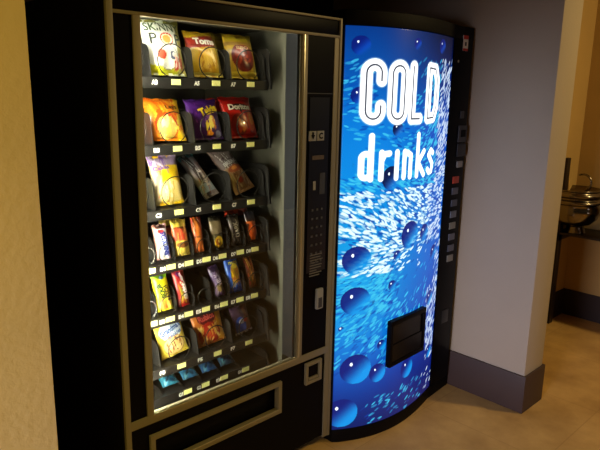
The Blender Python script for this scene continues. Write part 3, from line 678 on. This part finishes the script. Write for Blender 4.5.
# lettering drawn as stroked outlines
def seg_d(pts, closed=False):
    P_ = [np.array(p, float) for p in pts]
    if closed: P_.append(P_[0])
    d = np.full(len(X), 9.)
    for p, q in zip(P_[:-1], P_[1:]):
        v_ = q - p; L2 = (v_ ** 2).sum() + 1e-12
        tt = np.clip(((X - p[0]) * v_[0] + (Z - p[1]) * v_[1]) / L2, 0, 1)
        d = np.minimum(d, np.hypot(X - p[0] - tt * v_[0], Z - p[1] - tt * v_[1]))
    return d
def rr(x0, x1, z0, z1, r, n=7):           # rounded rectangle, starting at the upper right, anticlockwise
    out = []
    for cx, cz, a0 in ((x1 - r, z1 - r, 0), (x0 + r, z1 - r, 90), (x0 + r, z0 + r, 180), (x1 - r, z0 + r, 270)):
        for k in range(n): an = math.radians(a0 + 90 * k / (n - 1)); out.append((cx + r * math.cos(an), cz + r * math.sin(an)))
    return out
z0, z1 = 1.447, 1.662
def cpath(x0, x1, zz0, zz1, gap0, gap1):
    p = rr(x0, x1, zz0, zz1, .035); n = len(p)
    return [(x1, gap1)] + p + [(x1, gap0)]
letters = [seg_d([(1.142, 1.60)] + rr(1.078, 1.142, z0, z1, .032)[:21] + rr(1.078, 1.142, z0, z1, .032)[21:28] + [(1.142, 1.50)]),
           seg_d(rr(1.195, 1.262, z0, z1, .033), True),
           seg_d([(1.312, z1), (1.312, z0), (1.37, z0)]),
           seg_d([(1.435, z1), (1.435, z0), (1.49, z0 + .004), (1.512, z0 + .05), (1.512, z1 - .05), (1.49, z1 - .004)], True)]
dl = np.minimum.reduce(letters)
w = 1 - smooth(.021, .031, dl); C = mixc(C, np.array([248., 252, 255]), w)
w = (1 - smooth(.0022, .0045, dl)) ; C = mixc(C, np.array([30., 34, 50]), w * .85)
# drinks
b0, b1 = 1.206, 1.305
sm_ = [seg_d(rr(1.07, 1.108, b0, b1, .018), True), seg_d([(1.110, b0 - .006), (1.110, 1.378)]),
       seg_d([(1.158, b0 - .006), (1.158, b1 + .004)]), seg_d([(1.158, b1 - .03), (1.172, b1 - .002), (1.196, b1)]),
       seg_d([(1.238, b0 - .006), (1.238, b1 + .004)]),
       seg_d([(1.283, b0 - .006), (1.283, b1 + .004)]), seg_d([(1.283, b1 - .012), (1.30, b1), (1.324, b1 - .012), (1.324, b0 - .006)]),
       seg_d([(1.374, b0 - .006), (1.374, 1.378)]), seg_d([(1.425, b1), (1.38, 1.258), (1.432, b0 - .006)]),
       seg_d([(1.512, b1 - .012), (1.49, b1), (1.47, b1 - .02), (1.512, 1.242), (1.505, b0 + .004), (1.482, b0), (1.466, b0 + .014)])]
ds = np.minimum.reduce(sm_); w = 1 - smooth(.0108, .0165, ds); C = mixc(C, np.array([246., 252, 255]), w)
bright = lin(np.clip(C, 0, 255)) * (1 + .9 * smooth(215, 250, C.min(1))[:, None])
Y = prof(X) - .006
verts = np.stack([X, Y, Z], 1); idx = np.arange(NX * NZ).reshape(NZ, NX)
F = np.stack([idx[:-1, :-1].ravel(), idx[:-1, 1:].ravel(), idx[1:, 1:].ravel(), idx[1:, :-1].ravel()], 1)
# thickness: a rim around the sheet
per = np.array(list(idx[0, :]) + list(idx[1:, -1]) + list(idx[-1, ::-1][1:]) + list(idx[::-1, 0][1:-1])); nP = len(per)
vr = verts[per].copy(); vr[:, 1] += .006
nb = NX * NZ; ii = np.arange(nP); jj = (ii + 1) % nP
F = np.concatenate([F, np.stack([per[jj], per[ii], nb + ii, nb + jj], 1)])
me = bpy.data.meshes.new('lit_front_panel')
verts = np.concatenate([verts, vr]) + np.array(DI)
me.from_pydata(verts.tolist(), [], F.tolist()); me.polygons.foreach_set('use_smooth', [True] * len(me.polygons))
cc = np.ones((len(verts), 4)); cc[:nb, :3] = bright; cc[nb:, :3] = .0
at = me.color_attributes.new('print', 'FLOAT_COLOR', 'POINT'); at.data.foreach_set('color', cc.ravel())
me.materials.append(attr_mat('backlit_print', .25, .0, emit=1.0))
fo = bpy.data.objects.new('lit_front_panel', me); COL.objects.link(fo); fo.parent = dm
# vend door
th = math.atan2(prof(1.54) - prof(1.25), 1.54 - 1.25); Rz = Matrix.Rotation(th, 3, 'Z'); pv = Vector((1.222, prof(1.222) - .020, .45))
def vb(mb, x0, x1, y0, y1, z0, z1): return mb.box(1.222 + x0 * .94, 1.222 + x1 * .94, pv.y + y0, pv.y + y1, z0, z1, Rz, pv)
mb = MB(); vb(mb, 0, .306, -.022, .004, .535, .558); vb(mb, 0, .306, -.022, .004, .338, .356); vb(mb, 0, .018, -.022, .004, .356, .535); vb(mb, .288, .306, -.022, .004, .356, .535)
vd = D(mb, 'vend_frame', m_gloss, bevel=.003)
mb = MB(); vb(mb, .018, .288, -.017, .002, .356, .44); vb(mb, .018, .288, -.012, .002, .44, .535)
D(mb, 'vend_flap', mat('vend_flap_plastic', (10, 9, 13), .25, spec=.25))
# selection column
yb = -.066
bp_ = D(MB().box(1.775, 1.85, yb - .008, yb, 1.325, 1.405), 'bill_acceptor', m_dgrey, bevel=.003)
D(MB().box(1.792, 1.834, yb - .0095, yb - .007, 1.35, 1.385), 'bill_slot', m_gloss)
D(MB().box(1.775, 1.85, yb - .007, yb, 1.255, 1.318), 'coin_panel', mat('coin_panel_plastic', (34, 34, 40), .4), bevel=.002)
D(MB().box(1.785, 1.815, yb - .005, yb, 1.44, 1.475), 'panel_light', m_dgrey)
D(MB().box(1.785, 1.835, yb - .006, yb, 1.2, 1.232), 'selection_button', m_grey, bevel=.002)['label'] = 'grey blank button'
for k, (z, cA) in enumerate(((1.140, (196, 66, 40)), (1.084, (96, 98, 112)), (1.024, (80, 84, 100)), (.966, (110, 116, 128)), (.908, (140, 140, 128)), (.85, (104, 108, 122)), (.792, (92, 96, 110)), (.738, (140, 138, 128)))):
    b_ = D(MB().box(1.758, 1.812, yb - .006, yb, z - .017, z + .017), 'selection_button', mat('button_%d' % k, cA, .4), bevel=.002)
    b_['label'] = ('red drink button', 'bluish grey drink button', 'dim blue drink button', 'pale grey drink button', 'beige drink button', 'grey-blue drink button', 'dim grey drink button', 'lowest pale drink button')[k]
D(MB().box(1.75, 1.81, yb - .004, yb, .39, .46), 'coin_return', mat('coin_return_plastic', (8, 8, 10), .3), bevel=.003)
pl = D(MB().box(1.762, 1.805, yb - .003, yb, 1.755, 1.845 - .02), 'warning_label', m_white)
D(MB().box(1.762, 1.805, yb - .0036, yb - .0031, 1.808, 1.825), 'warning_header', mat('label_red', (206, 60, 44), .5))
D(MB().box(1.762, 1.805, yb - .0036, yb - .0031, 1.755, 1.766), 'warning_footer', mat('label_red2', (206, 60, 44), .5))
D(MB().box(1.777, 1.79, yb - .0036, yb - .0031, 1.778, 1.795), 'warning_mark', m_dgrey)
D(MB().lathe([(0, 0), (.007, 0), (.007, .004), (0, .004)], 0, 0, 16), 'lock', m_bright)
lk = [o for o in COL.objects if o.name.startswith('lock')][-1]; lk.rotation_euler = (PI / 2, 0, 0); lk.location = Vector((1.73, yb + .0, 1.705)) + DI

# ================================================================== DRINKING FOUNTAIN
fr_ = empty('drinking_fountain', (3.3, -.2, 0))
tag(fr_, 'stainless steel drinking fountain on a dark frame in the far corner beyond the wall end', 'drinking fountain')
FI = Vector((-3.3, .2, 0))
def Fp(mb, name, m, **k):
    o = mb.build(name, m, None, **k); o.parent = fr_; o.location = Vector(o.location) + FI; return o
Fp(MB().box(3.195, 3.25, -.04, -.014, 0, 1.16), 'post', m_darkframe, bevel=.002)
Fp(MB().box(3.195, 3.476, -.04, -.014, .6, .66).box(3.44, 3.476, -.9, -.04, .6, .66).box(3.195, 3.44, -.9, -.04, .645, .66), 'rail', m_darkframe, bevel=.002)
def bowl(cx, cy, zr, R_, nm):
    pr = [(0, zr - .25), (.06, zr - .25), (.11, zr - .235), (.145, zr - .2), (.16, zr - .16), (.162, zr - .125), (.15, zr - .105), (R_ - .015, zr - .095), (R_, zr - .088), (R_ + .003, zr - .078), (R_ - .004, zr - .07),
          (R_ - .022, zr - .062), (R_ - .022, zr - .05), (R_ - .006, zr - .044), (R_, zr - .034), (R_ - .004, zr - .024), (R_ - .026, zr - .018), (R_ - .024, zr - .008), (R_ - .012, zr), (R_ - .03, zr + .002), (R_ - .06, zr - .03), (.05, zr - .05), (0, zr - .055)]
    return Fp(MB().lathe(pr, cx, cy, 40), nm, m_steel, smooth=True)
bowl(3.3, -.08, .955, .178, 'basin')
bowl(3.31, -.5, .925, .17, 'basin')
Fp(MB().lathe([(0, .655), (.07, .655), (.06, .68), (.055, .70), (0, .70)], 3.3, -.1, 24), 'pedestal', m_steel, smooth='angle')
Fp(MB().lathe([(0, .655), (.07, .655), (.05, .675), (0, .66)], 3.32, -.5, 24), 'pedestal', m_steel, smooth='angle')
def spout(x, y, z):
    pth = [(x, y, z)]
    for k in range(11):
        a_ = math.radians(-30 + k * 15); pth.append((x + .0, y - .018 - .055 * math.cos(a_) + .045, z + .06 + .055 * math.sin(a_)))
    return Fp(MB().tube(pth, [.013] * 2 + [.007] * 10, 8), 'spout', m_steel, smooth=True)
spout(3.33, -.13, .935); spout(3.35, -.53, .905)
